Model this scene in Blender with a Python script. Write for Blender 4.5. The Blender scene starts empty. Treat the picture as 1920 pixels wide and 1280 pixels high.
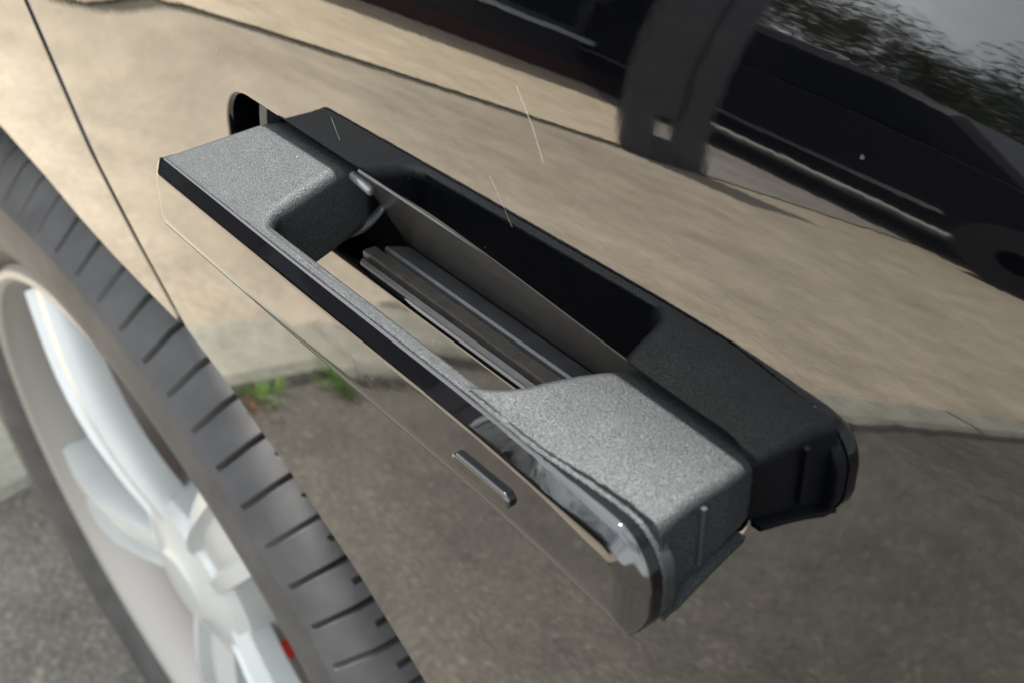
import bpy, bmesh, math, random
import numpy as np
from mathutils import Vector, Matrix
from mathutils.geometry import delaunay_2d_cdt

# ------------------------------------------------------------------ frame
# Door frame: X along the car, N out of the door, U up the door skin (metres).
TH = math.radians(5.0)      # lean of the door skin at the handle
HZ = 0.855                   # height of the handle above the road
CT, ST = math.cos(TH), math.sin(TH)
def W(p):
    """door frame -> world (array of X,N,U)"""
    p = np.asarray(p, float)
    o = p[..., 1]*CT - p[..., 2]*ST
    v = p[..., 1]*ST + p[..., 2]*CT
    return np.stack([p[..., 0], -o, v + HZ], -1)
def Wd(p):
    p = np.asarray(p, float)
    return np.stack([p[..., 0], -(p[..., 1]*CT - p[..., 2]*ST), p[..., 1]*ST + p[..., 2]*CT], -1)

scene = bpy.context.scene
# ------------------------------------------------------------------ camera
RC = np.array([[0.62106678, -0.78375173, -0.00304468],
               [0.44086419, 0.35255971, -0.82543347],
               [-0.64800835, -0.51130702, -0.56449120]])
CC = np.array([0.393887, 0.190659, 0.20084])
cam_d = bpy.data.cameras.new('camera')
cam = bpy.data.objects.new('camera', cam_d); scene.collection.objects.link(cam)
r_, d_, f_ = Wd(RC[0]), Wd(RC[1]), Wd(RC[2])
M = Matrix.Identity(4)
for i in range(3):
    M[i][0], M[i][1], M[i][2] = r_[i], -d_[i], -f_[i]
    M[i][3] = W(CC)[i]
cam.matrix_world = M
cam_d.sensor_width = 36; cam_d.lens = 2534.05/1920*36
cam_d.clip_start = 0.02; cam_d.clip_end = 500
cam_d.dof.use_dof = True; cam_d.dof.focus_distance = 0.395; cam_d.dof.aperture_fstop = 17
scene.camera = cam
# ------------------------------------------------------------------ sky, sun, exposure
SUN = Vector((-0.17, 0.15, 0.97)).normalized()
world = bpy.data.worlds.new('World'); scene.world = world; world.use_nodes = True
wn = world.node_tree.nodes; wn.clear()
sky = wn.new('ShaderNodeTexSky'); sky.sky_type = 'NISHITA'; sky.sun_disc = False
sky.sun_elevation = math.asin(SUN.z); sky.sun_rotation = math.atan2(SUN.x, SUN.y)
sky.air_density = 1.0; sky.dust_density = 2.0; sky.ozone_density = 1.0
bg = wn.new('ShaderNodeBackground'); bg.inputs[1].default_value = 0.05
wo = wn.new('ShaderNodeOutputWorld')
wt = world.node_tree
tcw = wn.new('ShaderNodeTexCoord'); nz = wn.new('ShaderNodeTexNoise'); nz.inputs['Scale'].default_value = 2.2; nz.inputs['Detail'].default_value = 5
crw = wn.new('ShaderNodeValToRGB'); crw.color_ramp.elements[0].position = .33; crw.color_ramp.elements[1].position = .55
crw.color_ramp.elements[0].color = (.22, .22, .22, 1); crw.color_ramp.elements[1].color = (.95, .95, .95, 1)
mxw = wn.new('ShaderNodeMix'); mxw.data_type = 'RGBA'; mxw.inputs[7].default_value = (19.0, 19.5, 19.8, 1)   # thin bright cloud cover
wt.links.new(tcw.outputs['Generated'], nz.inputs['Vector']); wt.links.new(nz.outputs['Fac'], crw.inputs[0])
wt.links.new(crw.outputs[0], mxw.inputs[0]); wt.links.new(sky.outputs[0], mxw.inputs[6]); wt.links.new(mxw.outputs[2], bg.inputs[0])
wt.links.new(bg.outputs[0], wo.inputs[0])
sl = bpy.data.lights.new('sun', 'SUN'); sl.energy = 4.0; sl.angle = math.radians(1.5); sl.color = (1, 0.94, 0.85)
so = bpy.data.objects.new('sun', sl); scene.collection.objects.link(so)
so.rotation_euler = (-SUN).to_track_quat('-Z', 'Y').to_euler()
scene.view_settings.view_transform = 'Standard'; scene.view_settings.look = 'None'
scene.view_settings.exposure = 2.18; scene.view_settings.gamma = 1
scene.view_settings.use_curve_mapping = False
scene.cycles.max_bounces = 10; scene.cycles.glossy_bounces = 6

# ------------------------------------------------------------------ helpers
def link(name, me, mat=None, parent=None):
    o = bpy.data.objects.new(name, me); scene.collection.objects.link(o)
    if mat and me is not None: me.materials.append(mat)
    if parent: o.parent = parent
    return o
def tag(o, label=None, cat=None, group=None, kind=None):
    if label: o['label'] = label
    if cat: o['category'] = cat
    if group: o['group'] = group
    if kind: o['kind'] = kind
    return o
def empty(name, loc=(0, 0, 0)):
    o = bpy.data.objects.new(name, None); scene.collection.objects.link(o); o.location = loc; o.empty_display_size = .1
    return o
def mesh(name, verts, faces, mat=None, parent=None, smooth=False, normals=None):
    me = bpy.data.meshes.new(name)
    me.from_pydata([tuple(map(float, v)) for v in verts], [], [tuple(map(int, f)) for f in faces]); me.update()
    if smooth or normals is not None: me.shade_smooth()
    if normals is not None:
        me.normals_split_custom_set_from_vertices([tuple(map(float, n)) for n in normals])
    return link(name, me, mat, parent)
def setp(o, parent):
    """parent without moving (parent sits unrotated at its own location)"""
    o.parent = parent; o.matrix_parent_inverse = Matrix.Translation(-Vector(parent.location)); return o
def boxmesh(bm, x0, x1, y0, y1, z0, z1, bev=0):
    r = bmesh.ops.create_cube(bm, size=1)
    for v in r['verts']:
        v.co = Vector(((x0+x1)/2+v.co.x*(x1-x0), (y0+y1)/2+v.co.y*(y1-y0), (z0+z1)/2+v.co.z*(z1-z0)))
    if bev:
        es = list({e for v in r['verts'] for e in v.link_edges})
        bmesh.ops.bevel(bm, geom=es, offset=bev, segments=2, affect='EDGES', profile=.5)
def bmobj(name, bm, mat, parent=None, smooth=False):
    me = bpy.data.meshes.new(name); bm.to_mesh(me); bm.free()
    if smooth: me.shade_smooth()
    return link(name, me, mat, parent)
def box(name, b, mat, parent=None, bev=0):
    bm = bmesh.new(); boxmesh(bm, *b, bev); return bmobj(name, bm, mat, parent)
def sstep(t): t = np.clip(t, 0, 1); return t*t*(3-2*t)

# ------------------------------------------------------------------ materials
def newmat(name):
    m = bpy.data.materials.new(name); m.use_nodes = True
    nt = m.node_tree; b = nt.nodes['Principled BSDF']
    return m, nt, b
def texco(nt, scale=1.0):
    tc = nt.nodes.new('ShaderNodeTexCoord')
    return tc.outputs['Object']
def noise(nt, vec, scale, detail=4, rough=.55):
    n = nt.nodes.new('ShaderNodeTexNoise'); n.inputs['Scale'].default_value = scale
    n.inputs['Detail'].default_value = detail; n.inputs['Roughness'].default_value = rough
    nt.links.new(vec, n.inputs['Vector']); return n.outputs['Fac']
def ramp(nt, fac, stops):
    r = nt.nodes.new('ShaderNodeValToRGB'); e = r.color_ramp.elements
    while len(e) < len(stops): e.new(.5)
    for el, (p, c) in zip(e, stops):
        el.position = p; el.color = (c[0], c[1], c[2], 1) if not np.isscalar(c) else (c, c, c, 1)
    nt.links.new(fac, r.inputs[0]); return r.outputs[0]
def mix(nt, fac, a, b, mode='MIX'):
    m = nt.nodes.new('ShaderNodeMix'); m.data_type = 'RGBA'; m.blend_type = mode
    for s, v in ((m.inputs[0], fac), (m.inputs[6], a), (m.inputs[7], b)):
        if hasattr(v, 'links'): nt.links.new(v, s)
        elif np.isscalar(v): s.default_value = v
        else: s.default_value = (*v, 1)
    return m.outputs[2]
def mth(nt, op, a, b=None):
    m = nt.nodes.new('ShaderNodeMath'); m.operation = op
    for i, v in enumerate((a, b)):
        if v is None: continue
        if hasattr(v, 'links'): nt.links.new(v, m.inputs[i])
        else: m.inputs[i].default_value = v
    return m.outputs[0]
def bump(nt, b, hgt, dist, strength=1.0):
    n = nt.nodes.new('ShaderNodeBump'); n.inputs['Distance'].default_value = dist; n.inputs['Strength'].default_value = strength
    nt.links.new(hgt, n.inputs['Height']); nt.links.new(n.outputs[0], b.inputs['Normal'])
def simple(name, col, rough=.5, metal=0, nscale=None, namp=.25, bdist=0, bscale=None, ior=1.5):
    m, nt, b = newmat(name); v = texco(nt)
    b.inputs['Roughness'].default_value = rough; b.inputs['Metallic'].default_value = metal; b.inputs['IOR'].default_value = ior
    if nscale:
        lo = tuple(c*(1-namp) for c in col); hi = tuple(min(1, c*(1+namp)) for c in col)
        nt.links.new(ramp(nt, noise(nt, v, nscale, 5), [(.3, lo), (.7, hi)]), b.inputs['Base Color'])
    else: b.inputs['Base Color'].default_value = (*col, 1)
    if bdist: bump(nt, b, noise(nt, v, bscale or 200, 4), bdist)
    return m
def specks(nt, v, cell, size, keep):
    """tiny round specks: one possible speck per cell, a fraction 'keep' of cells has one"""
    vo = nt.nodes.new('ShaderNodeTexVoronoi'); vo.inputs['Scale'].default_value = 1/cell
    nt.links.new(v, vo.inputs['Vector'])
    near = mth(nt, 'LESS_THAN', vo.outputs['Distance'], size)
    sep = nt.nodes.new('ShaderNodeSeparateColor'); nt.links.new(vo.outputs['Color'], sep.inputs[0])
    return mth(nt, 'MULTIPLY', near, mth(nt, 'LESS_THAN', sep.outputs[0], keep))
def paint(name, scratches=()):
    m, nt, b = newmat(name); v = texco(nt)
    b.inputs['IOR'].default_value = 1.70; b.inputs['Roughness'].default_value = .025
    dust = mth(nt, 'MAXIMUM', specks(nt, v, .014, .013, .40), specks(nt, v, .005, .020, .10))
    for a, c, wd in scratches:                       # fine scratches in the lacquer: distance to a line segment
        A, Cc = Vector(a), Vector(c); ab = Cc-A; L2 = ab.length_squared
        sub = nt.nodes.new('ShaderNodeVectorMath'); sub.operation = 'SUBTRACT'; nt.links.new(v, sub.inputs[0]); sub.inputs[1].default_value = A
        dt = nt.nodes.new('ShaderNodeVectorMath'); dt.operation = 'DOT_PRODUCT'; nt.links.new(sub.outputs[0], dt.inputs[0]); dt.inputs[1].default_value = ab
        t = mth(nt, 'MINIMUM', mth(nt, 'MAXIMUM', mth(nt, 'DIVIDE', dt.outputs['Value'], L2), 0), 1)
        sc = nt.nodes.new('ShaderNodeVectorMath'); sc.operation = 'SCALE'; sc.inputs[0].default_value = ab; nt.links.new(t, sc.inputs['Scale'])
        ds = nt.nodes.new('ShaderNodeVectorMath'); ds.operation = 'DISTANCE'; nt.links.new(sub.outputs[0], ds.inputs[0]); nt.links.new(sc.outputs[0], ds.inputs[1])
        wid = mth(nt, 'MULTIPLY', mth(nt, 'ADD', noise(nt, v, 900, 2), .35), wd)
        dust = mth(nt, 'MAXIMUM', dust, mth(nt, 'LESS_THAN', ds.outputs['Value'], wid))
    nt.links.new(mix(nt, dust, (.0006, .0007, .0012), (.24, .23, .21)), b.inputs['Base Color'])
    nt.links.new(ramp(nt, dust, [(0, .025), (1, .7)]), b.inputs['Roughness'])
    h1 = noise(nt, v, 330, 1.5, .5); h2 = noise(nt, v, 110, 1, .5)
    bump(nt, b, mth(nt, 'ADD', h1, mth(nt, 'MULTIPLY', h2, 2.0)), .0000034)
    return m
M_trim = None
def plastic(name, col, rough, grain):
    m, nt, b = newmat(name); v = texco(nt)
    n1 = noise(nt, v, 2500, 2.5, .6); n2 = noise(nt, v, 90, 4, .6)
    c = ramp(nt, n2, [(.3, tuple(x*.86 for x in col)), (.7, tuple(x*1.14 for x in col))])
    fl = ramp(nt, n1, [(.38, .34), (.66, 2.1)])
    c = mix(nt, 1.0, c, fl, 'MULTIPLY')
    dust = specks(nt, v, .007, .035, .12)
    nt.links.new(mix(nt, dust, c, (.25, .25, .24)), b.inputs['Base Color'])
    nt.links.new(ramp(nt, mth(nt, 'ADD', mth(nt, 'MULTIPLY', n1, .6), mth(nt, 'MULTIPLY', n2, .4)), [(.35, rough+.12), (.65, rough-.06)]), b.inputs['Roughness'])
    b.inputs['IOR'].default_value = 1.5
    nt.links.new(ramp(nt, n1, [(.36, .28), (.68, .66)]), b.inputs['Specular IOR Level'])
    b.inputs['Specular Tint'].default_value = (.93, .975, 1.0, 1)
    bump(nt, b, n1, grain)
    return m
M_plast = plastic('matte_plastic', (.0065, .0082, .0094), .475, .0003)
M_black = simple('black_plastic', (.010, .010, .011), .42, nscale=300, bdist=.00005, bscale=1500)
M_recess = simple('satin_recess_plastic', (.034, .032, .030), .20, nscale=200, bdist=.00002, bscale=900)
M_shelf = simple('recess_shelf_plastic', (.045, .048, .052), .45, nscale=150, bdist=.0001, bscale=1500)
M_seal = simple('rubber_seal', (.040, .036, .032), .36, nscale=220, bdist=.00004, bscale=1200)
M_rubber = simple('tyre_rubber', (.030, .030, .031), .6, nscale=40, namp=.3, bdist=.0002, bscale=300, ior=1.4)
M_rim = simple('silver_wheel_paint', (.33, .35, .35), .32, metal=.25, nscale=20, namp=.05)
M_rimdark = simple('wheel_barrel_paint', (.20, .195, .18), .45, metal=.25)
M_red = simple('red_caliper_paint', (.55, .02, .02), .35)
M_disc = simple('brake_steel', (.16, .155, .15), .4, metal=.8)
M_dark = simple('underbody_black', (.012, .012, .012), .8)
def asphalt():
    m, nt, b = newmat('asphalt'); v = texco(nt)
    n1 = noise(nt, v, 130, 3, .6); n2 = noise(nt, v, 3.0, 5, .6); n3 = noise(nt, v, 22, 4, .6)
    c = ramp(nt, n1, [(.30, (.054, .049, .042)), (.52, (.092, .084, .071)), (.72, (.165, .15, .126))])
    c = mix(nt, 1, c, ramp(nt, n2, [(.3, .75), (.7, 1.2)]), 'MULTIPLY')
    c = mix(nt, 1, c, ramp(nt, n3, [(.3, .8), (.7, 1.2)]), 'MULTIPLY')
    st = specks(nt, v, .016, .25, .22)
    c = mix(nt, mth(nt, 'MULTIPLY', st, .5), c, (.20, .19, .165))
    nt.links.new(c, b.inputs['Base Color']); b.inputs['Roughness'].default_value = .8
    bump(nt, b, n1, .004); return m
def paving(name, lo, mid, hi, sc=1.0):
    m, nt, b = newmat(name); v = texco(nt)
    n1 = noise(nt, v, 60*sc, 4, .6); n2 = noise(nt, v, 2.2*sc, 6, .65); n3 = noise(nt, v, 9*sc, 5, .6)
    c = ramp(nt, n2, [(.28, lo), (.5, mid), (.74, hi)])
    c = mix(nt, 1, c, ramp(nt, n3, [(.3, .86), (.7, 1.12)]), 'MULTIPLY')
    c = mix(nt, 1, c, ramp(nt, n1, [(.3, .77), (.7, 1.2)]), 'MULTIPLY')
    nt.links.new(c, b.inputs['Base Color']); b.inputs['Roughness'].default_value = .85
    bump(nt, b, n1, .003); return m
M_asph = asphalt()
M_pave = paving('tan_pavement', (.30, .255, .195), (.365, .315, .243), (.42, .365, .285))
M_cream = paving('cream_concrete', (.48, .40, .29), (.58, .49, .36), (.64, .55, .42))
M_drive = paving('grey_driveway', (.20, .19, .17), (.25, .235, .21), (.30, .285, .25))
M_kerb = paving('kerb_concrete', (.23, .225, .19), (.30, .295, .245), (.38, .375, .31), 6)
M_moss = paving('dark_joint_moss', (.05, .05, .035), (.09, .085, .06), (.15, .14, .10), 9)

# scratches given on the door skin (X, U)
def skin(X, U):
    X = np.asarray(X, float); U = np.asarray(U, float)
    a = np.maximum(U-.03, 0); r = -a*a/(2*.27)
    b = np.maximum(-.03-U, 0); b0 = .14
    return r - np.where(b < b0, b*b/4., b0*b0/4+(b-b0)*.07)
def skin_n(X, U):
    e = 1e-5
    hu = (skin(X, np.asarray(U)+e)-skin(X, np.asarray(U)-e))/(2*e)
    n = np.stack([np.zeros_like(hu), np.ones_like(hu), -hu], -1)
    return n/np.linalg.norm(n, axis=-1)[..., None]
def sk(X, U): return tuple(W(np.array([X, float(skin(X, U)), U])))
M_paint = paint('black_car_paint', [
    (sk(.1515, .0650), sk(.1590, .0570), .00011), (sk(.1590, .0570), sk(.1640, .0495), .00012),
    (sk(.1430, .0375), sk(.1480, .0320), .00009), (sk(.1480, .0320), sk(.1525, .0265), .00005),
    (sk(.0640, .0255), sk(.0680, .0195), .00010)])
M_gloss = paint('gloss_black_trim')
_nt = M_gloss.node_tree; _b = _nt.nodes['Principled BSDF']      # handled a lot: smeared, slightly dusty gloss
_sm = ramp(_nt, noise(_nt, texco(_nt), 160, 5, .7), [(.45, .02), (.8, .14)])
_nt.links.new(_sm, _b.inputs['Roughness'])

# ------------------------------------------------------------------ road, kerb, pavement
def kx(o):   # kerb line (near edge, x) as a function of the distance o out from the car
    return -.93 + .46*float(sstep((o-.78)/.34))
def kw(o): return .145-.072*float(sstep((o-.8)/.5))
def quad_sheet(name, pts, z, mat):
    return mesh(name, [(p[0], p[1], z) for p in pts], [tuple(range(len(pts)))], mat)
os_ = list(np.concatenate([np.linspace(-9, .6, 18), np.linspace(.7, 1.3, 13), np.linspace(1.5, 30, 24)]))
KW, GX = .145, -2.50
road = mesh('road', [(kx(o)+.004, -o, 0) for o in os_]+[(14, -o, 0) for o in os_],
            [(i, i+1, len(os_)+i+1, len(os_)+i) for i in range(len(os_)-1)], M_asph); tag(road, kind='structure')
kerb = empty('kerb', (-.9, -.5, 0)); tag(kerb, kind='structure')
def gx(o): return GX - 3.5*float(sstep((1.05-o)/.9))*(1 if o < 1.05 else 0)
os2 = sorted(set(os_+list(np.linspace(-.3, 1.1, 15))))
def strip_sheet(name, fa, fb, z, mat, o0=-9, o1=30):
    q = [o for o in os2 if o0 <= o <= o1]; n = len(q)
    ob = mesh(name, [(fa(o), -o, z) for o in q]+[(fb(o), -o, z) for o in q], [(i, n+i, n+i+1, i+1) for i in range(n-1)], mat)
    return tag(ob, kind='structure')
strip_sheet('pavement', lambda o: kx(o)-kw(o)-.003, gx, .016, M_pave)
ground = quad_sheet('ground', [(-200, 200), (200, 200), (200, -200), (-200, -200)], -.012, M_drive); tag(ground, kind='structure')
rj = random.Random(3); jit = {round(o, 4): rj.uniform(-.02, .02) for o in os2}
strip_sheet('moss_joint', lambda o: gx(o)+.004+1.5*jit[round(o, 4)]**2, lambda o: gx(o)-.14, .006, M_moss)
fq = [o for o in os2 if -9 <= o <= 3.25]
fcv = [(gx(o)-.095+jit[round(o, 4)], -o, .020) for o in fq]+[(GX-.095, -3.4, .02), (-5.0, -5.4, .02), (-30, -5.4, .02), (-30, 9, .02)]
fo = mesh('forecourt', fcv, [tuple(range(len(fcv)))[::-1]], M_cream); tag(fo, kind='structure')
dv = quad_sheet('driveway', [(-30, -5.405), (-5.003, -5.405), (GX-.098, -3.405), (GX-.03, -3.405), (GX-.03, -60), (-30, -60)], .018, M_drive); tag(dv, kind='structure')
# kerb stones
random.seed(5)
o = -2.2
while o < 6.5:
    L = .42 if o < .6 else .9
    n = 7; gap = .003
    vs, fs = [], []
    jz = random.uniform(-.002, .002)
    for i in range(n):
        oo = o+gap+(L-2*gap)*i/(n-1)
        x1, x0 = kx(oo), kx(oo)-kw(oo)
        ch = .012
        for (x, z) in ((x1, -.05), (x1, .030+jz-ch), (x1-ch, .030+jz), (x0, .030+jz), (x0, -.05)):
            vs.append((x+random.uniform(-.0025, .0025), -oo, z+random.uniform(-.002, .002)))
    for i in range(n-1):
        for k in range(4): fs.append((5*i+k, 5*i+k+1, 5*i+k+6, 5*i+k+5))
    fs += [(0, 1, 2, 3, 4), tuple(5*(n-1)+k for k in (4, 3, 2, 1, 0))]
    setp(mesh('kerb_stone', vs, fs, M_kerb), kerb)
    o += L
# grass tufts at the kerb
M_grass = simple('grass_blade', (.16, .30, .05), .5, nscale=30, namp=.4)
M_dry = simple('dry_red_leaf', (.22, .08, .05), .6, nscale=30, namp=.4)
def tuft(x, y, n, hgt, spread, mat, label, seed):
    rnd = random.Random(seed); vs, fs = [], []
    for i in range(n):
        a = rnd.uniform(0, 6.28); r = spread*rnd.random()**.7*.5; bx, by = x+r*math.cos(a), y+r*math.sin(a)*1.5
        lean = rnd.uniform(.1, .9); hh = hgt*rnd.uniform(.45, 1); w = rnd.uniform(.0015, .0035)
        da = a+rnd.uniform(-.8, .8); px, py = -math.sin(da)*w, math.cos(da)*w; k = len(vs)
        for t in (0, .4, .75, 1):
            cx = bx+math.cos(da)*lean*hh*t*t; cy = by+math.sin(da)*lean*hh*t*t; z = hh*(t-.25*lean*t*t); ww = 1-t*.9
            vs += [(cx+px*ww, cy+py*ww, z), (cx-px*ww, cy-py*ww, z)]
        fs += [(k, k+1, k+3, k+2), (k+2, k+3, k+5, k+4), (k+4, k+5, k+7, k+6)]
    o = mesh('grass_tuft', vs, fs, mat); return tag(o, label, 'grass', 'weeds along the kerb')
tuft(-.895, -.60, 90, .055, .085, M_grass, 'bright green grass tuft at kerb, reflected below the handle', 1)
tuft(-.915, -.415, 60, .04, .07, M_grass, 'smaller green grass tuft at kerb, reflected beside the tyre', 2)
tuft(-.885, -.375, 40, .018, .08, M_dry, 'reddish dry weed at kerb beside the tyre', 3)

# ------------------------------------------------------------------ the black car
car = empty('parked_car', (0, 0, 0))
tag(car, 'glossy black parked car with its flush door handle popped out', 'car')

def rrect(x0, x1, u0, u1, r, top=None, seg=10):
    pts = []
    for cx, cy, a0 in ((x1-r, u1-r, 0), (x0+r, u1-r, 90), (x0+r, u0+r, 180), (x1-r, u0+r, 270)):
        for i in range(seg+1):
            a = math.radians(a0+90*i/seg); pts.append((cx+r*math.cos(a), cy+r*math.sin(a)))
    return pts
def resample(pts, step):
    out = []
    n = len(pts)
    for i in range(n):
        a, b = np.array(pts[i]), np.array(pts[(i+1) % n]); d = np.linalg.norm(b-a); k = max(1, int(round(d/step)))
        for j in range(k): out.append(tuple(a+(b-a)*j/k))
    return out
def inside(pts, x, y):
    pts = np.asarray(pts); x = np.asarray(x); y = np.asarray(y); r = np.zeros(x.shape, bool)
    j = len(pts)-1
    for i in range(len(pts)):
        xi, yi = pts[i]; xj, yj = pts[j]
        if yi != yj:
            c = ((yi > y) != (yj > y)) & (x < (xj-xi)*(y-yi)/(yj-yi)+xi); r ^= c
        j = i
    return r
def panel(name, outer, holes, step, roll=.0022, depth=.010, mat=None, fine=None):
    """door-skin sheet cut along 'outer' and 'holes' with rolled edges"""
    outer = resample(outer, step*.6); holes = [resample(h, .0012) for h in holes]
    loops = [outer]+holes
    pts2, edges = [], []
    for lp in loops:
        k = len(pts2); pts2 += lp; n = len(lp)
        edges += [(k+i, k+(i+1) % n) for i in range(n)]
    nb = len(pts2)
    ox = np.array(outer); xs = np.arange(ox[:, 0].min(), ox[:, 0].max(), step); us = np.arange(ox[:, 1].min(), ox[:, 1].max(), step)
    gx, gu = np.meshgrid(xs, us); gx = gx.ravel(); gu = gu.ravel()
    ok = inside(outer, gx, gu)
    for h in holes: ok &= ~inside(h, gx, gu)
    gx, gu = gx[ok], gu[ok]
    bp = np.array(pts2); keep = np.ones(len(gx), bool)
    for s in range(0, len(gx), 500):
        d = np.min((gx[s:s+500, None]-bp[:, 0])**2+(gu[s:s+500, None]-bp[:, 1])**2, 1); keep[s:s+500] = d > (step*.35)**2
    allp = [Vector(p) for p in pts2]+[Vector((a, b)) for a, b in zip(gx[keep], gu[keep])]
    v2, _, f2, *_ = delaunay_2d_cdt(allp, edges, [], 0, 1e-7)
    P = np.array([(v.x, v.y) for v in v2]); F = np.array([f for f in f2])
    c = P[F].mean(1); good = inside(outer, c[:, 0], c[:, 1])
    for h in holes: good &= ~inside(h, c[:, 0], c[:, 1])
    F = F[good]
    V = np.stack([P[:, 0], skin(P[:, 0], P[:, 1]), P[:, 1]], -1); Nn = skin_n(P[:, 0], P[:, 1])
    # orient faces so that they look outward (+N):  (X,N,U) is left handed
    a, b_, c_ = P[F[:, 0]], P[F[:, 1]], P[F[:, 2]]
    cr = (b_[:, 0]-a[:, 0])*(c_[:, 1]-a[:, 1])-(b_[:, 1]-a[:, 1])*(c_[:, 0]-a[:, 0])
    F[cr < 0] = F[cr < 0][:, ::-1]
    verts, norms, faces = list(V), list(Nn), [tuple(f) for f in F]
    # rolled edges
    for li, lp in enumerate(loops):
        L = np.array(lp); n = len(L)
        t = np.roll(L, -1, 0)-np.roll(L, 1, 0); t /= np.linalg.norm(t, axis=1)[:, None]+1e-12
        area = .5*np.sum(L[:, 0]*np.roll(L[:, 1], -1)-np.roll(L[:, 0], -1)*L[:, 1])
        out = np.stack([t[:, 1], -t[:, 0]], -1)*(1 if area > 0 else -1)
        if li: out = -out                       # points away from the metal
        base = np.stack([L[:, 0], skin(L[:, 0], L[:, 1]), L[:, 1]], -1); bn = skin_n(L[:, 0], L[:, 1])
        o3 = np.stack([out[:, 0], 0*out[:, 0], out[:, 1]], -1)
        rings = []
        for ph in list(np.radians([0, 15, 30, 45, 60, 75, 90])) + ['d']:
            if ph == 'd': p = base+o3*roll-bn*(roll+depth); q = o3
            else: p = base+o3*roll*math.sin(ph)-bn*roll*(1-math.cos(ph)); q = bn*math.cos(ph)+o3*math.sin(ph)
            k = len(verts); verts += list(p); norms += list(q); rings.append(k)
        for k0, k1 in zip(rings[:-1], rings[1:]):
            for i in range(n):
                j = (i+1) % n
                f = (k0+i, k0+j, k1+j, k1+i)
                faces.append(f if ((area > 0) == (li > 0)) else f[::-1])
    Vw, Nw = W(np.array(verts)), Wd(np.array(norms))
    return mesh(name, Vw, faces, mat, car, normals=Nw)

# outlines on the skin
SEAM = [(-.40, .20), (-.300, .098), (-.245, .042), (-.1939, -.0113), (-.1749, -.0353), (-.147, -.0718), (-.116, -.1005), (-.0833, -.128)]
ARCH_R = [(-.0833, -.128), (-.0421, -.1408), (.0048, -.1606), (.0477, -.1832), (.0874, -.2104), (.118, -.242), (.140, -.30), (.150, -.40), (.150, -.62)]
ARCH_L = [(-.0833, -.128), (-.1166, -.1264), (-.155, -.1235), (-.19, -.119), (-.23, -.111), (-.28, -.104), (-.36, -.099), (-.45, -.108), (-.53, -.133), (-.61, -.18), (-.68, -.25), (-.72, -.33), (-.735, -.45)]
def htop(x): return .0145-.0062*float(sstep((x-.105)/.13))
hole = []
hx0, hx1, hu0, hr = -.0085, .2425, -.0255, .017
for (cx, cy, a0, r) in ((hx1-.012, .0085-.012, 0, .012), (hx0+hr, .0145-hr, 90, hr), (hx0+hr, hu0+hr, 180, hr), (hx1-.014, hu0+.014, 270, .014)):
    for i in range(11):
        a = math.radians(a0+9*i); hole.append((cx+r*math.cos(a), cy+r*math.sin(a)))
    if a0 == 0:
        for x in np.linspace(.222, .03, 24): hole.append((float(x), htop(float(x))))
g = .0032
door_outer = [(x+g, u) for x, u in SEAM]+ARCH_R[1:]+[(.95, -.62), (.95, .20)]
door = panel('door_panel', door_outer, [hole], .006, mat=M_paint)
tag(door, 'black door skin reflecting pavement, kerb and road')
q_outer = [(x-g-.0036, u) for x, u in SEAM]+ARCH_L[1:]+[(-.735, -.60), (-1.6, -.60), (-1.6, .20)]
quarter = panel('quarter_panel', q_outer, [], .008, roll=.0060, mat=M_paint)
# inner shell closes the body behind the skins
def prism_x(name, prof, x0, x1, mat, parent, closed=True, sub=1):
    """extrude an (N,U) profile (metres) along X"""
    n = len(prof); vs, fs = [], []
    xs = np.linspace(x0, x1, sub+1)
    for x in xs: vs += [(x, p[0], p[1]) for p in prof]
    for s in range(sub):
        for i in range(n if closed else n-1):
            j = (i+1) % n; fs.append((s*n+i, s*n+j, (s+1)*n+j, (s+1)*n+i))
    if closed: fs += [tuple(range(n-1, -1, -1)), tuple(range(sub*n, sub*n+n))]
    me = mesh(name, W(np.array(vs)), fs, mat, parent)
    bm = bmesh.new(); bm.from_mesh(me.data); bmesh.ops.recalc_face_normals(bm, faces=bm.faces); bm.to_mesh(me.data); bm.free()
    return me
box('body_shell', (-1.55, .93, .09, 1.70, .60, 1.02), M_dark, car)
box('underbody', (.17, .93, .05, 1.70, .26, .595), M_dark, car)

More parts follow.
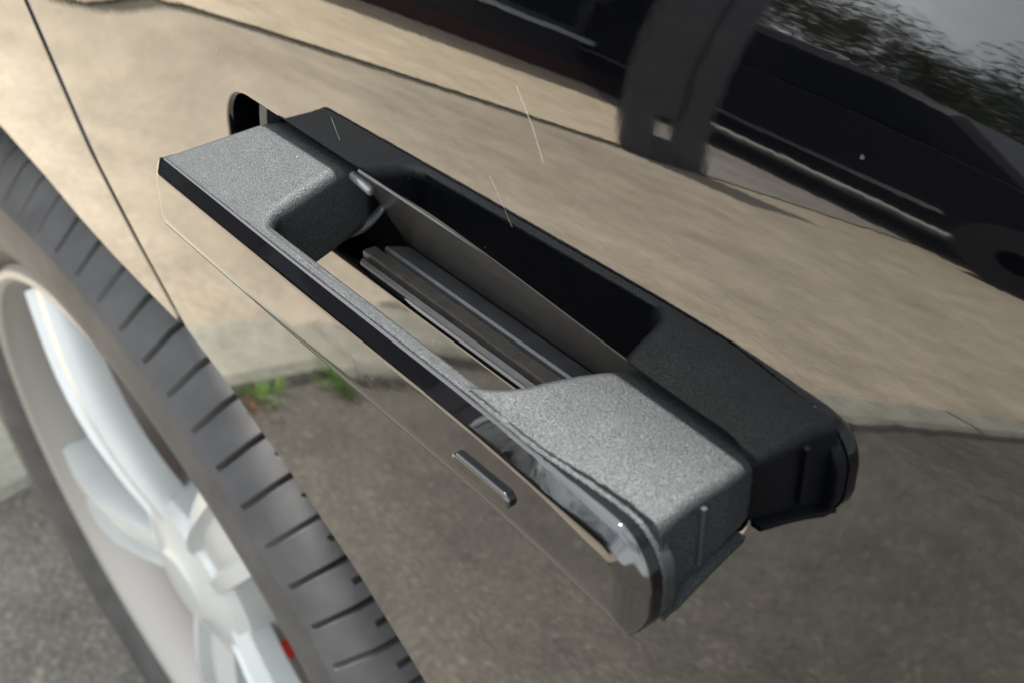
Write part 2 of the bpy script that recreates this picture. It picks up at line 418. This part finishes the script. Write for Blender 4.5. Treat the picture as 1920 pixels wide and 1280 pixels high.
# ------------------------------------------------------------------ implicit-surface modelling (millimetres in the door frame)
def rmax(a, b, r): return np.minimum(np.maximum(a, b), -r)+np.sqrt(np.maximum(a+r, 0)**2+np.maximum(b+r, 0)**2)
def rmin(a, b, r): return -rmax(-a, -b, r)
def surfnet(f, lo, hi, h):
    ax = [np.arange(l, u+h, h) for l, u in zip(lo, hi)]
    G = np.meshgrid(*ax, indexing='ij'); V = f(*G); s = V < 0
    nx, ny, nz = V.shape
    cs = [s[i:nx-1+i, j:ny-1+j, k:nz-1+k] for i in (0, 1) for j in (0, 1) for k in (0, 1)]
    cnt = sum(c.astype(np.int8) for c in cs); act = (cnt > 0) & (cnt < 8)
    idx = -np.ones(act.shape, int); ids = np.argwhere(act); idx[act] = np.arange(len(ids))
    acc = np.zeros((len(ids), 3)); num = np.zeros(len(ids))
    cor = [(i, j, k) for i in (0, 1) for j in (0, 1) for k in (0, 1)]
    for a in cor:
        for d in range(3):
            if a[d]: continue
            b = list(a); b[d] = 1
            va = V[ids[:, 0]+a[0], ids[:, 1]+a[1], ids[:, 2]+a[2]]; vb = V[ids[:, 0]+b[0], ids[:, 1]+b[1], ids[:, 2]+b[2]]
            m = (va < 0) != (vb < 0); t = np.where(m, va/(va-vb+1e-20), 0)
            p = np.tile(np.array(a, float), (len(ids), 1)); p[:, d] += t
            acc[m] += p[m]; num += m
    P = (ids+acc/num[:, None])*h+np.array(lo)
    def grad(P, e=.05):
        g = np.zeros_like(P)
        for d in range(3):
            q = P.copy(); q[:, d] += e; w = P.copy(); w[:, d] -= e
            g[:, d] = (f(*q.T)-f(*w.T))/(2*e)
        return g
    for _ in range(4):
        g = grad(P); P -= g*(f(*P.T)/np.maximum((g*g).sum(1), 1e-6))[:, None]*.8
    g = grad(P, .25); g /= np.linalg.norm(g, axis=1)[:, None]+1e-9
    faces = []
    for d in range(3):
        e0 = s; sl0 = [slice(None)]*3; sl1 = [slice(None)]*3
        sl0[d] = slice(0, -1); sl1[d] = slice(1, None)
        ch = s[tuple(sl0)] != s[tuple(sl1)]
        E = np.argwhere(ch); a, b = (d+1) % 3, (d+2) % 3
        m = (E[:, a] > 0) & (E[:, b] > 0) & (E[:, a] < s.shape[a]-1) & (E[:, b] < s.shape[b]-1); E = E[m]
        def cell(da, db):
            q = E.copy(); q[:, a] -= da; q[:, b] -= db; return idx[q[:, 0], q[:, 1], q[:, 2]]
        Q = np.stack([cell(1, 1), cell(0, 1), cell(0, 0), cell(1, 0)], -1)
        ins = s[E[:, 0], E[:, 1], E[:, 2]]
        Q[ins] = Q[ins][:, ::-1]          # left-handed frame
        faces.append(Q)
    F = np.concatenate(faces); F = F[(F >= 0).all(1)]
    return P, g, F
def swing(P):
    # the handle pivots on its left arm, so its right end stands further out and a little higher
    P = np.array(P, float); k = 4.6*np.clip(P[..., 0]/243, 0, 1.05)
    P[..., 0] += .55*k; P[..., 1] += k; P[..., 2] += 1.03*k
    return P
def sdf_obj(name, f, lo, hi, h, mat, parent):
    P, g, F = surfnet(f, lo, hi, h)
    P = swing(P)
    return mesh(name, W(P/1000), F, mat, parent, normals=Wd(g))

def drop(X): return .0008*np.maximum(X-165, 0)**2
def outline(X, U, x0, x1, u0, u1, r):
    U = U+drop(X)
    qx = np.abs(X-(x0+x1)/2)-(x1-x0)/2+r; qu = np.abs(U-(u0+u1)/2)-(u1-u0)/2+r
    return np.minimum(np.maximum(qx, qu), 0)+np.sqrt(np.maximum(qx, 0)**2+np.maximum(qu, 0)**2)-r
def dn(X): return 3.0+.32*sstep((X-80)/90)+.25*sstep((X-195)/30)
def bk(X): return 34.1-dn(X)-4.0*sstep((X-196)/40)
def outl(X, U, u0, u1, ins=0):
    # rounded plate, tighter corners on the left, a large one at the top right
    l = outline(X, U, ins, 400, u0, u1, 8.5-ins); r = outline(X, U, -200, 243-ins, u0, u1, 12.5-ins)
    return np.maximum(l, r)
def f_grip(X, N, U):
    fl = rmax(outl(X, U, -29.5, -.6, .3), np.maximum(N-bk(X)-.05, bk(X)-4.6-N), 1.0)
    left = ((5+(30-N)*.50)-X)*.89
    right = X-(239.3-np.maximum(4-N, 0)*.12)
    ends = np.maximum(left, right)
    # top: rises towards the door, then rolls over into it
    top = (U-.29*(35-N)+1.9+drop(X)*.9)*.96
    back = (U-11.8+sstep((X-110)/60)*4.9)*.86-(N+4)*.51
    backl = (U-9.6)*.86-(N+9)*.51
    k = sstep((X-90)/60)
    tp = rmax(top, back, 22.)*k+rmax(top, backl, 9.)*(1-k)
    bot = (-28.5+(27-N)*.33-drop(X)*.3-U)*.95
    b = rmax(rmax(ends, tp, 3.0), bot, 2.5)
    b = np.maximum(b, np.maximum(N-bk(X)+1.5, -13-N))
    slot = rmax(67-X, N-26.0-(X-67)*.013, 6.)
    slot = rmax(slot, (X-(181.5+(23-N)*.36))*.94, 11.)
    b = rmax(b, -slot, 4.2)
    return np.minimum(fl, b)
handle = sdf_obj('door_handle', f_grip, (-3, -15, -38), (247, 33, 15), .62, M_plast, car)
tag(handle, 'grey matte grip of the popped-out door handle')

def f_cover(X, N, U):
    o = outl(X, U, -30.5, -.4, .15)
    ot = outl(X, U, -80, -.4, .15)
    face = N-(35.2-.00004*(X-120)**2)
    w = 5.4+.8*sstep((X-150)/80); dd = dn(X)
    ch = (ot/w+face/dd+1)/np.sqrt(1/w**2+1/dd**2)
    g = rmax(o, face, 1.0)
    g = rmax(g, ch, .3+1.0*sstep((X-205)/25))
    g = rmax(g, rmax(-30.5-U-drop(X), face, 9.), .5)
    return np.maximum(g, bk(X)-N)
sdf_obj('cover', f_cover, (-2, 25.5, -42), (246, 37, 2), .6, M_gloss, handle)
tag(handle.children[-1], 'gloss black outer face plate of the handle')
def f_btn(X, N, U):
    ax = (X-187.6); s = np.clip(ax, -9.2, 9.2); d = np.sqrt((ax-s)**2+(U+17.6+ .0*X)**2)-2.5
    return rmax(d, N-36.5, .8)
sdf_obj('unlock_button', f_btn, (174, 33.5, -22), (202, 37.5, -14), .35, M_gloss, handle)
def hbox(name, b, mat, bev=.0004):
    x0, x1, n0, n1, u0, u1 = [v/1000 for v in b]
    bm = bmesh.new(); boxmesh(bm, x0, x1, n0, n1, u0, u1, bev)
    for v in bm.verts: v.co = Vector(W(swing(np.array(v.co)*1000)/1000))
    bmesh.ops.reverse_faces(bm, faces=bm.faces)
    return bmobj(name, bm, mat, handle)
hbox('end_rib', (238.5, 240.6, 11.6, 13.2, -20.5, -3.5), M_plast)
# thin curved flange under the open end of the grip
vs = []
for t in np.linspace(0, 1, 13):
    N = 25-27*t; U = -30.8+(27-N)*.33+1.2*math.sin(math.pi*t)
    for dx, du in ((236, 0), (242.2, 0), (242.2, 1.5), (236, 1.5)): vs.append((dx-1.5*t*t, N, U+du+(.9 if t < .1 else 0)))
fs = [(4*i+k, 4*i+(k+1) % 4, 4*i+4+(k+1) % 4, 4*i+4+k) for i in range(12) for k in range(4)]+[(3, 2, 1, 0), (48, 49, 50, 51)]
fl = mesh('lower_flange', W(swing(vs)/1000), fs, M_plast, handle)
# bright pivot pin by the left arm
bm = bmesh.new(); bmesh.ops.create_cone(bm, segments=20, radius1=.0016, radius2=.0016, depth=.010, cap_ends=True)
for v in bm.verts:
    p = np.array([.0735+v.co.z, -.0035+v.co.x, .0058+v.co.y-.12*v.co.z]); v.co = Vector(W(p))
bmobj('pivot_pin', bm, simple('pin_metal', (.16, .165, .17), .4, .6), handle, True)

# ------------------------------------------------------------------ recess behind the handle
def recess_shell():
    H = np.array(resample(hole, .002)); n = len(H); c = H.mean(0); vs, fs = [], []
    for dep, grow in ((.0035, 1.004), (.010, 1.01), (.012, 1.03), (.046, 1.03)):
        for p in H:
            q = c+(p-c)*grow; vs.append((q[0], float(skin(p[0], p[1]))-dep, q[1]-(.004 if dep > .011 else 0)))
    for r in range(3):
        for i in range(n):
            j = (i+1) % n; fs.append((r*n+i, r*n+j, (r+1)*n+j, (r+1)*n+i))
    fs.append(tuple(range(3*n, 4*n)))
    o = mesh('handle_recess', W(np.array(vs)), fs, M_black, car, smooth=False); return o
rec = recess_shell(); tag(rec, 'dark recess in the door behind the handle')
mm = lambda L: [(a/1000, b/1000) for a, b in L]
prism_x('recess_wall', mm([(-3.0, 9.5), (-4.0, 10.5), (-26, -23.5), (-21, -24.0), (-19.5, -21.8)]), .072, .236, M_recess, rec)
prism_x('recess_shelf', mm([(-20.5, -23.6), (-19.3, -22.4), (-10.6, -19.0), (-9.8, -19.6), (-10.2, -25), (-20, -27)]), .074, .236, M_shelf, rec)
ribs = []
for i in range(6):
    t0 = i/6; N0, U0 = -9.0+5.0*t0, -20.4+.2*t0
    ribs += [(N0, U0), (N0+.28, U0+.42), (N0+.56, U0+.42), (N0+.78, U0)]
prism_x('rubber_seal', mm([(-9.0, -24)]+ribs+[(-3.9, -24)]), .070, .236, M_seal, rec)
prism_x('lower_trim', mm([(-3.1, -24), (-3.1, -21.9), (-2.4, -21.4), (-1.5, -22.3), (-1.5, -24.2)]), .072, .236, M_shelf, rec)
bm = bmesh.new()
for i in range(13):
    a = math.radians(-60+10*i)
vs = []
for i in range(15):
    t = i/14; U = 10-26*t; bow = 2.2*math.sin(math.pi*t)
    for dx, dn in ((0, 0), (3.2, -1), (3.2, -6), (0, -6)): vs.append(((5+dx-bow), -7+dn, U))
fs = [(4*i+k, 4*i+(k+1) % 4, 4*i+4+(k+1) % 4, 4*i+4+k) for i in range(14) for k in range(4)]+[(3, 2, 1, 0), (56, 57, 58, 59)]
mesh('inner_rib', W(np.array(vs)/1000), fs, M_shelf, rec)
# rubber boot corner under the left arm
vs = []
for i in range(11):
    t = i/10; X = 60+14*t; N = -2-9*t; U = -19+13*t*t
    for dx, du in ((0, 0), (0, 3.5), (-2.5, 3.5), (-2.5, 0)): vs.append((X+dx, N, U+du*(1-.6*t)))
fs = [(4*i+k, 4*i+(k+1) % 4, 4*i+4+(k+1) % 4, 4*i+4+k) for i in range(10) for k in range(4)]+[(3, 2, 1, 0), (40, 41, 42, 43)]
mesh('rubber_boot', W(np.array(vs)/1000), fs, M_shelf, rec, smooth=True)

# ------------------------------------------------------------------ rear wheel
HX, HY, HZW = -.312, .012, .352
RT, RR = .352, .260
wheel = empty('wheel', (HX, HY, HZW)); wheel.parent = car; wheel.rotation_euler = (math.radians(2), 0, math.radians(1))
tag(wheel, 'silver spoked rear wheel with grey tyre below the door')
def lathe(name, prof, seg, mat, parent, mod=None, smooth=True):
    """prof: (r, y) ; axis along y"""
    n = len(prof); vs, fs = [], []
    for i in range(seg):
        a = 2*math.pi*i/seg
        for k, (r, y) in enumerate(prof):
            if mod: r, y = mod(i, k, r, y)
            vs.append((r*math.cos(a), y, r*math.sin(a)))
    for i in range(seg):
        j = (i+1) % seg
        for k in range(n-1): fs.append((i*n+k, i*n+k+1, j*n+k+1, j*n+k))
    o = mesh(name, vs, fs, mat, parent)
    bm = bmesh.new(); bm.from_mesh(o.data); bmesh.ops.recalc_face_normals(bm, faces=bm.faces); bm.to_mesh(o.data); bm.free()
    if smooth: o.data.shade_smooth(); o.data.set_sharp_from_angle(angle=math.radians(28))
    return o
tp = [(RR-.004, .012), (RR+.002, .003), (RR+.010, -.002), (RR+.028, -.012), (RR+.045, -.014), (RR+.060, -.010), (RR+.064, -.0085), (RR+.066, -.0105), (RR+.069, -.0075), (RT-.013, .004), (RT-.008, .010), (RT-.005, .017),
      (RT-.003, .030), (RT-.002, .045), (RT-.001, .058), (RT-.001, .060), (RT-.009, .062), (RT-.009, .068), (RT-.001, .070), (RT, .085), (RT, .105), (RT-.009, .107), (RT-.009, .114), (RT, .116), (RT, .150), (RT-.009, .152), (RT-.009, .160), (RT-.001, .162), (RT-.006, .215), (RT-.03, .235), (RR, .232), (RR-.01, .21)]
NB = 88
def tread(i, k, r, y):
    ph = i % 12
    off = 0
    if 8 < k < 16 and ph == 0: r -= .0065*(1 if k > 10 else .8)*(.9+.25*math.sin(i*.37))
    if 11 < k < 15 and ph == 6: r -= .006
    if 18 < k < 21 and ph == 3: r -= .006
    if 23 < k < 25 and ph == 9: r -= .006
    return r, y
lathe('tyre', tp, NB*12, M_rubber, wheel, tread)
rp = [(RR-.002, .010), (RR, .004), (RR-.003, -.001), (RR-.008, -.002), (RR-.012, .001), (RR-.016, .010), (RR-.024, .022), (RR-.028, .05), (RR-.034, .12), (RR-.03, .21)]
lathe('rim', rp, 160, M_rimdark, wheel)
def spoke(name, a, w0, w1, y0, y1, th, ridge):
    """tapered spoke from the hub (r .05) to the rim, with a raised ridge along its face"""
    vs, fs = [], []
    ca, sa = math.cos(a), math.sin(a)
    for i in range(13):
        t = i/12; r = .045+(RR-.022-.045)*t; w = w0+(w1-w0)*t; yy = y0+(y1-y0)*t+.012*math.sin(math.pi*t)*-1
        for du, dy in ((-1, th), (-1, .010), (-.90, .001), (-.55, 0), (-.42, .009), (.42, .009), (.55, 0), (1, .010), (1, th)):
            x, z = r*ca-du*w*sa, r*sa+du*w*ca
            vs.append((x, yy+dy, z))
    for i in range(12):
        for k in range(9): fs.append((9*i+k, 9*i+(k+1) % 9, 9*i+9+(k+1) % 9, 9*i+9+k))
    fs += [tuple(range(9)), tuple(range(12*9+8, 12*9-1, -1))]
    o = mesh(name, vs, fs, M_rim, wheel)
    bm = bmesh.new(); bm.from_mesh(o.data); bmesh.ops.recalc_face_normals(bm, faces=bm.faces); bm.to_mesh(o.data); bm.free()
    o.data.shade_smooth(); o.data.set_sharp_from_angle(angle=math.radians(25)); return o
A0 = math.radians(50)
for k in range(5):
    spoke('spoke', A0+k*2*math.pi/5, .022, .036, .014, .010, .026, .005)
lathe('hub_cap', [(0, .004), (.028, .005), (.034, .009), (.062, .014), (.070, .022), (.072, .05)], 60, M_rim, wheel)
lathe('brake_disc', [(.09, .085), (.175, .085), (.178, .088), (.178, .105), (.09, .105)], 90, M_disc, wheel)
def caliper():
    vs, fs = [], []; n = 12
    for i in range(n):
        a = math.radians(206+50*i/(n-1))
        for r, y in ((.100, .056), (.196, .056), (.204, .066), (.204, .12), (.100, .12)): vs.append((r*math.cos(a), y, r*math.sin(a)))
    for i in range(n-1):
        for k in range(5): fs.append((5*i+k, 5*i+(k+1) % 5, 5*i+5+(k+1) % 5, 5*i+5+k))
    fs += [(4, 3, 2, 1, 0), tuple(5*(n-1)+k for k in range(5))]
    o = mesh('brake_caliper', vs, fs, M_red, wheel)
    bm = bmesh.new(); bm.from_mesh(o.data); bmesh.ops.recalc_face_normals(bm, faces=bm.faces); bm.to_mesh(o.data); bm.free()
    return tag(o, 'red brake caliper behind the spokes')
caliper()
# wheel arch liner: half tunnel around the wheel
vs, fs = [], []
for i in range(25):
    a = math.radians(-8+196*i/24); r = .405
    for y in (.045, .30): vs.append((HX+r*1.05*math.cos(a), y, HZW+r*math.sin(a)+.02))
for i in range(24): fs.append((2*i, 2*i+1, 2*i+3, 2*i+2))
k = len(vs); vs += [(HX, .30, HZW)]
fs += [(k, 2*i+1, 2*i+3) for i in range(24)]
mesh('wheel_arch_liner', vs, fs, M_dark, car)

# ------------------------------------------------------------------ what the door reflects
M_post = simple('dark_post_paint', (.050, .050, .054), .55, nscale=8)
M_wall = simple('dark_timber_cladding', (.030, .030, .032), .7, nscale=12)
M_sill = simple('pale_sill', (.45, .52, .55), .5)
M_brick = simple('red_brick_plinth', (.06, .028, .02), .8, nscale=30)
M_glass = simple('window_glass', (.01, .012, .014), .05)
M_roof = simple('slate_roof', (.06, .06, .065), .7, nscale=10)
# slotted gate pillar
gp = empty('gate_pillar', (GX+.02, -3.2, 0)); tag(gp, 'dark slotted gate pillar at the edge of the pavement', 'pillar')
GXp = GX+.02
for (y0, y1, z0, z1, nm) in ((-3.15, -3.00, .021, 1.8, 'post'), (-3.45, -3.28, .021, 1.8, 'post'), (-3.278, -3.152, .021, .22, 'foot_panel'), (-3.278, -3.152,   .40, 1.78, 'infill_panel'), (-3.46, -2.98, 1.81, 1.86, 'cap')):
    dx = .012 if nm == 'infill_panel' else 0
    setp(box(nm, (GXp-.05+dx, GXp-dx, y0, y1, z0, z1), M_post, None, .006), gp)
# garage-like house front, in its own shade
hs = empty('house', (-5.2, -3, 0)); tag(hs, 'low dark clad house front across the cream forecourt', 'house')
HXf = -4.75
setp(box('wall', (-9.5, HXf, -5.6, 7.5, .25, 2.5), M_wall), hs)
setp(box('plinth', (-9.5, HXf+.02, -5.62, 7.5, .021, .248), M_brick), hs)
for y in (-5.0, -3.2, -1.2, 1.2):
    setp(box('window_sill', (HXf+.003, HXf+.09, y-.05, y+1.25, .56, .62), M_sill), hs)
    wf = setp(box('window', (HXf+.002, HXf+.03, y, y+1.2, .625, 1.7), M_post), hs)
    for j in (0, 1): setp(box('pane', (HXf+.031, HXf+.036, y+.06+.56*j, y+.56+.56*j+.02, .69, 1.64), M_glass), wf)
b = bmesh.new()
rv = [b.verts.new(p) for p in ((-9.8, -5.9, 2.5), (-4.45, -5.9, 2.5), (-4.45, 7.8, 2.5), (-9.8, 7.8, 2.5), (-7.1, -5.9, 3.5), (-7.1, 7.8, 3.5))]
for f in ((0, 1, 4), (1, 2, 5, 4), (2, 3, 5), (3, 0, 4, 5), (3, 2, 1, 0)): b.faces.new([rv[i] for i in f])
setp(bmobj('roof', b, M_roof), hs)
# dark SUV parked parallel on the driveway
M_suv = simple('dark_suv_paint', (.010, .010, .014), .35, ior=1.3)
M_trimp = simple('bright_trim', (.5, .5, .52), .2, .9)
suv = empty('dark_suv', (-4.3, -5.9, 0)); tag(suv, 'black sport utility car parked on the grey driveway beyond the pillar', 'car')
side = [(0, .32), (.03, .62), (.10, .86), (.40, .98), (1.0, 1.04), (1.55, 1.08), (2.4, 1.09), (3.5, 1.10), (4.2, 1.08), (4.42, .98), (4.48, .70), (4.45, .40), (4.2, .30), (.2, .28)]
green = [(.58, 1.00), (1.12, 1.50), (1.5, 1.58), (3.2, 1.60), (3.95, 1.54), (4.30, 1.08)]
X0 = -1.5
def suvslab(name, prof, y0, y1, tuck, mat):
    n = len(prof); vs = []
    for y, ins in ((y0, tuck), (y0+.05, 0) if tuck else (y0, 0), (y1-.05, 0) if tuck else (y1, 0), (y1, tuck)):
        cz = .9
        for (x, z) in prof:
            vs.append((X0-(2.25+(x-2.25)*(1-ins*.4)), y, .02+(z if z < cz else cz+(z-cz)*(1-ins))))
    fs = [(r*n+i, r*n+(i+1) % n, (r+1)*n+(i+1) % n, (r+1)*n+i) for r in range(3) for i in range(n)]+[tuple(range(n)), tuple(range(4*n-1, 3*n-1, -1))]
    o = mesh(name, vs, fs, mat); bm = bmesh.new(); bm.from_mesh(o.data); bmesh.ops.remove_doubles(bm, verts=bm.verts, dist=1e-5); bmesh.ops.recalc_face_normals(bm, faces=bm.faces); bm.to_mesh(o.data); bm.free()
    return setp(o, suv)
suvslab('body', side, -6.85, -5.05, .05, M_suv)
suvslab('cabin', green, -6.72, -5.18, .10, M_suv)
for (xa, xb) in ((1.15, 2.05), (2.15, 3.1), (3.2, 3.95)):
    vs = [(X0-xa-.02, -5.20, 1.13), (X0-xb, -5.20, 1.14), (X0-xb+.03, -5.165, 1.50), (X0-xa-.18, -5.165, 1.49)]
    setp(mesh('side_window', [(v[0], v[1]+.045, v[2]) for v in vs]+[(v[0], v[1]-.01, v[2]) for v in vs], [(0, 1, 2, 3), (7, 6, 5, 4), (0, 4, 5, 1), (1, 5, 6, 2), (2, 6, 7, 3), (3, 7, 4, 0)], M_glass), suv)
setp(box('roof_rail', (X0-3.9, X0-1.9, -5.34, -5.30, 1.60, 1.655), M_trimp, None, .008), suv)
setp(box('door_trim', (X0-3.9, X0-.9, -5.06, -5.03, .46, .50), M_trimp, None, .005), suv)
setp(box('headlight', (X0-.42, X0-.06, -5.12, -5.035, .72, .86), M_trimp, None, .02), suv)
for xa in (.42, 3.65):
    for yy in (-5.04, -6.62):
        o = lathe('suv_wheel', [(.02, -.02), (.22, -.02), (.23, .0), (.28, -.01), (.315, .02), (.315, .2), (.1, .21)], 40, M_dark, suv)
        o.location = (X0-xa+4.3, yy+5.9, .335)
# trees
M_leaf = simple('tree_leaf', (.055, .085, .028), .6, nscale=3, namp=.5)
M_leaf2 = simple('olive_tree_leaf', (.085, .080, .030), .6, nscale=3, namp=.5)
M_bark = simple('bark', (.07, .055, .04), .9, nscale=20)
def tree(x, y, hgt, rad, seed, mat, label):
    rnd = random.Random(seed); root = empty('tree', (x, y, 0)); tag(root, label, 'tree', 'trees beyond the driveway')
    vs, fs = [], []
    segs = [((0, 0, 0), (rnd.uniform(-.2, .2), rnd.uniform(-.2, .2), hgt*.5), .16, .10)]
    for i in range(7):
        a = rnd.uniform(0, 6.28); s = segs[0][1]; z0 = hgt*rnd.uniform(.28, .5)
        segs.append(((s[0]*z0/hgt*2, s[1]*z0/hgt*2, z0), (math.cos(a)*rad*.6, math.sin(a)*rad*.6, hgt*rnd.uniform(.6, .85)), .07, .02))
    for p, q, r0, r1 in segs:
        k = len(vs)
        for c, r in ((p, r0), (q, r1)):
            for j in range(7): vs.append((c[0]+r*math.cos(j*.9), c[1]+r*math.sin(j*.9), c[2]))
        fs += [(k+j, k+(j+1) % 7, k+7+(j+1) % 7, k+7+j) for j in range(7)]
    mesh('trunk', vs, fs, M_bark, root, True)
    cl = [(rnd.gauss(0, rad*.45), rnd.gauss(0, rad*.45), hgt*rnd.uniform(.34, .93), rad*rnd.uniform(.22, .48)) for _ in range(26)]
    N = 11000; vs, fs = [], []
    for i in range(N):
        c = rnd.choice(cl); d = Vector((rnd.gauss(0, 1), rnd.gauss(0, 1), rnd.gauss(0, 1))).normalized()*c[3]*rnd.random()**.4
        p = Vector(c[:3])+d; u = Vector((rnd.gauss(0, 1), rnd.gauss(0, 1), rnd.gauss(0, 1))).normalized(); v = u.orthogonal().normalized(); s = rnd.uniform(.03, .075)
        k = len(vs); vs += [p-u*s, p+v*s*.55, p+u*s, p-v*s*.55]; fs.append((k, k+1, k+2, k+3))
    mesh('crown', vs, fs, mat, root)
tree(-12.2, -11.0, 4.9, 2.1, 1, M_leaf, 'tallest dense green tree behind the roof of the dark car')
tree(-9.2, -13.5, 3.9, 1.9, 2, M_leaf2, 'olive green tree right of the tallest one')
tree(-8.4, -16.5, 4.6, 2.2, 3, M_leaf, 'dark green tree third from the house')
tree(-7.0, -19.0, 4.7, 2.3, 4, M_leaf2, 'olive tree farthest from the house')
tree(-14.0, -9.0, 6.8, 2.6, 5, M_leaf, 'dark green tree nearest the house end')
tree(-13.5, -16.0, 5.0, 2.6, 6, M_leaf, 'round dark green tree standing behind the olive tree')
tree(-11.0, -21.0, 5.0, 2.6, 7, M_leaf, 'broad dark green tree at the far back')
# hedge behind the driveway
rnd = random.Random(9); vs, fs = [], []
for i in range(9000):
    p = Vector((-8.8+rnd.uniform(-.5, .5), rnd.uniform(-22, -8), rnd.uniform(.05, 2.0))); u = Vector((rnd.gauss(0, 1), rnd.gauss(0, 1), rnd.gauss(0, 1))).normalized(); v = u.orthogonal().normalized(); s = rnd.uniform(.05, .11)
    k = len(vs); vs += [p-u*s, p+v*s*.6, p+u*s, p-v*s*.6]; fs.append((k, k+1, k+2, k+3))
hd = mesh('hedge', vs, fs, M_leaf); tag(hd, 'dark clipped hedge along the back of the driveway', 'hedge')
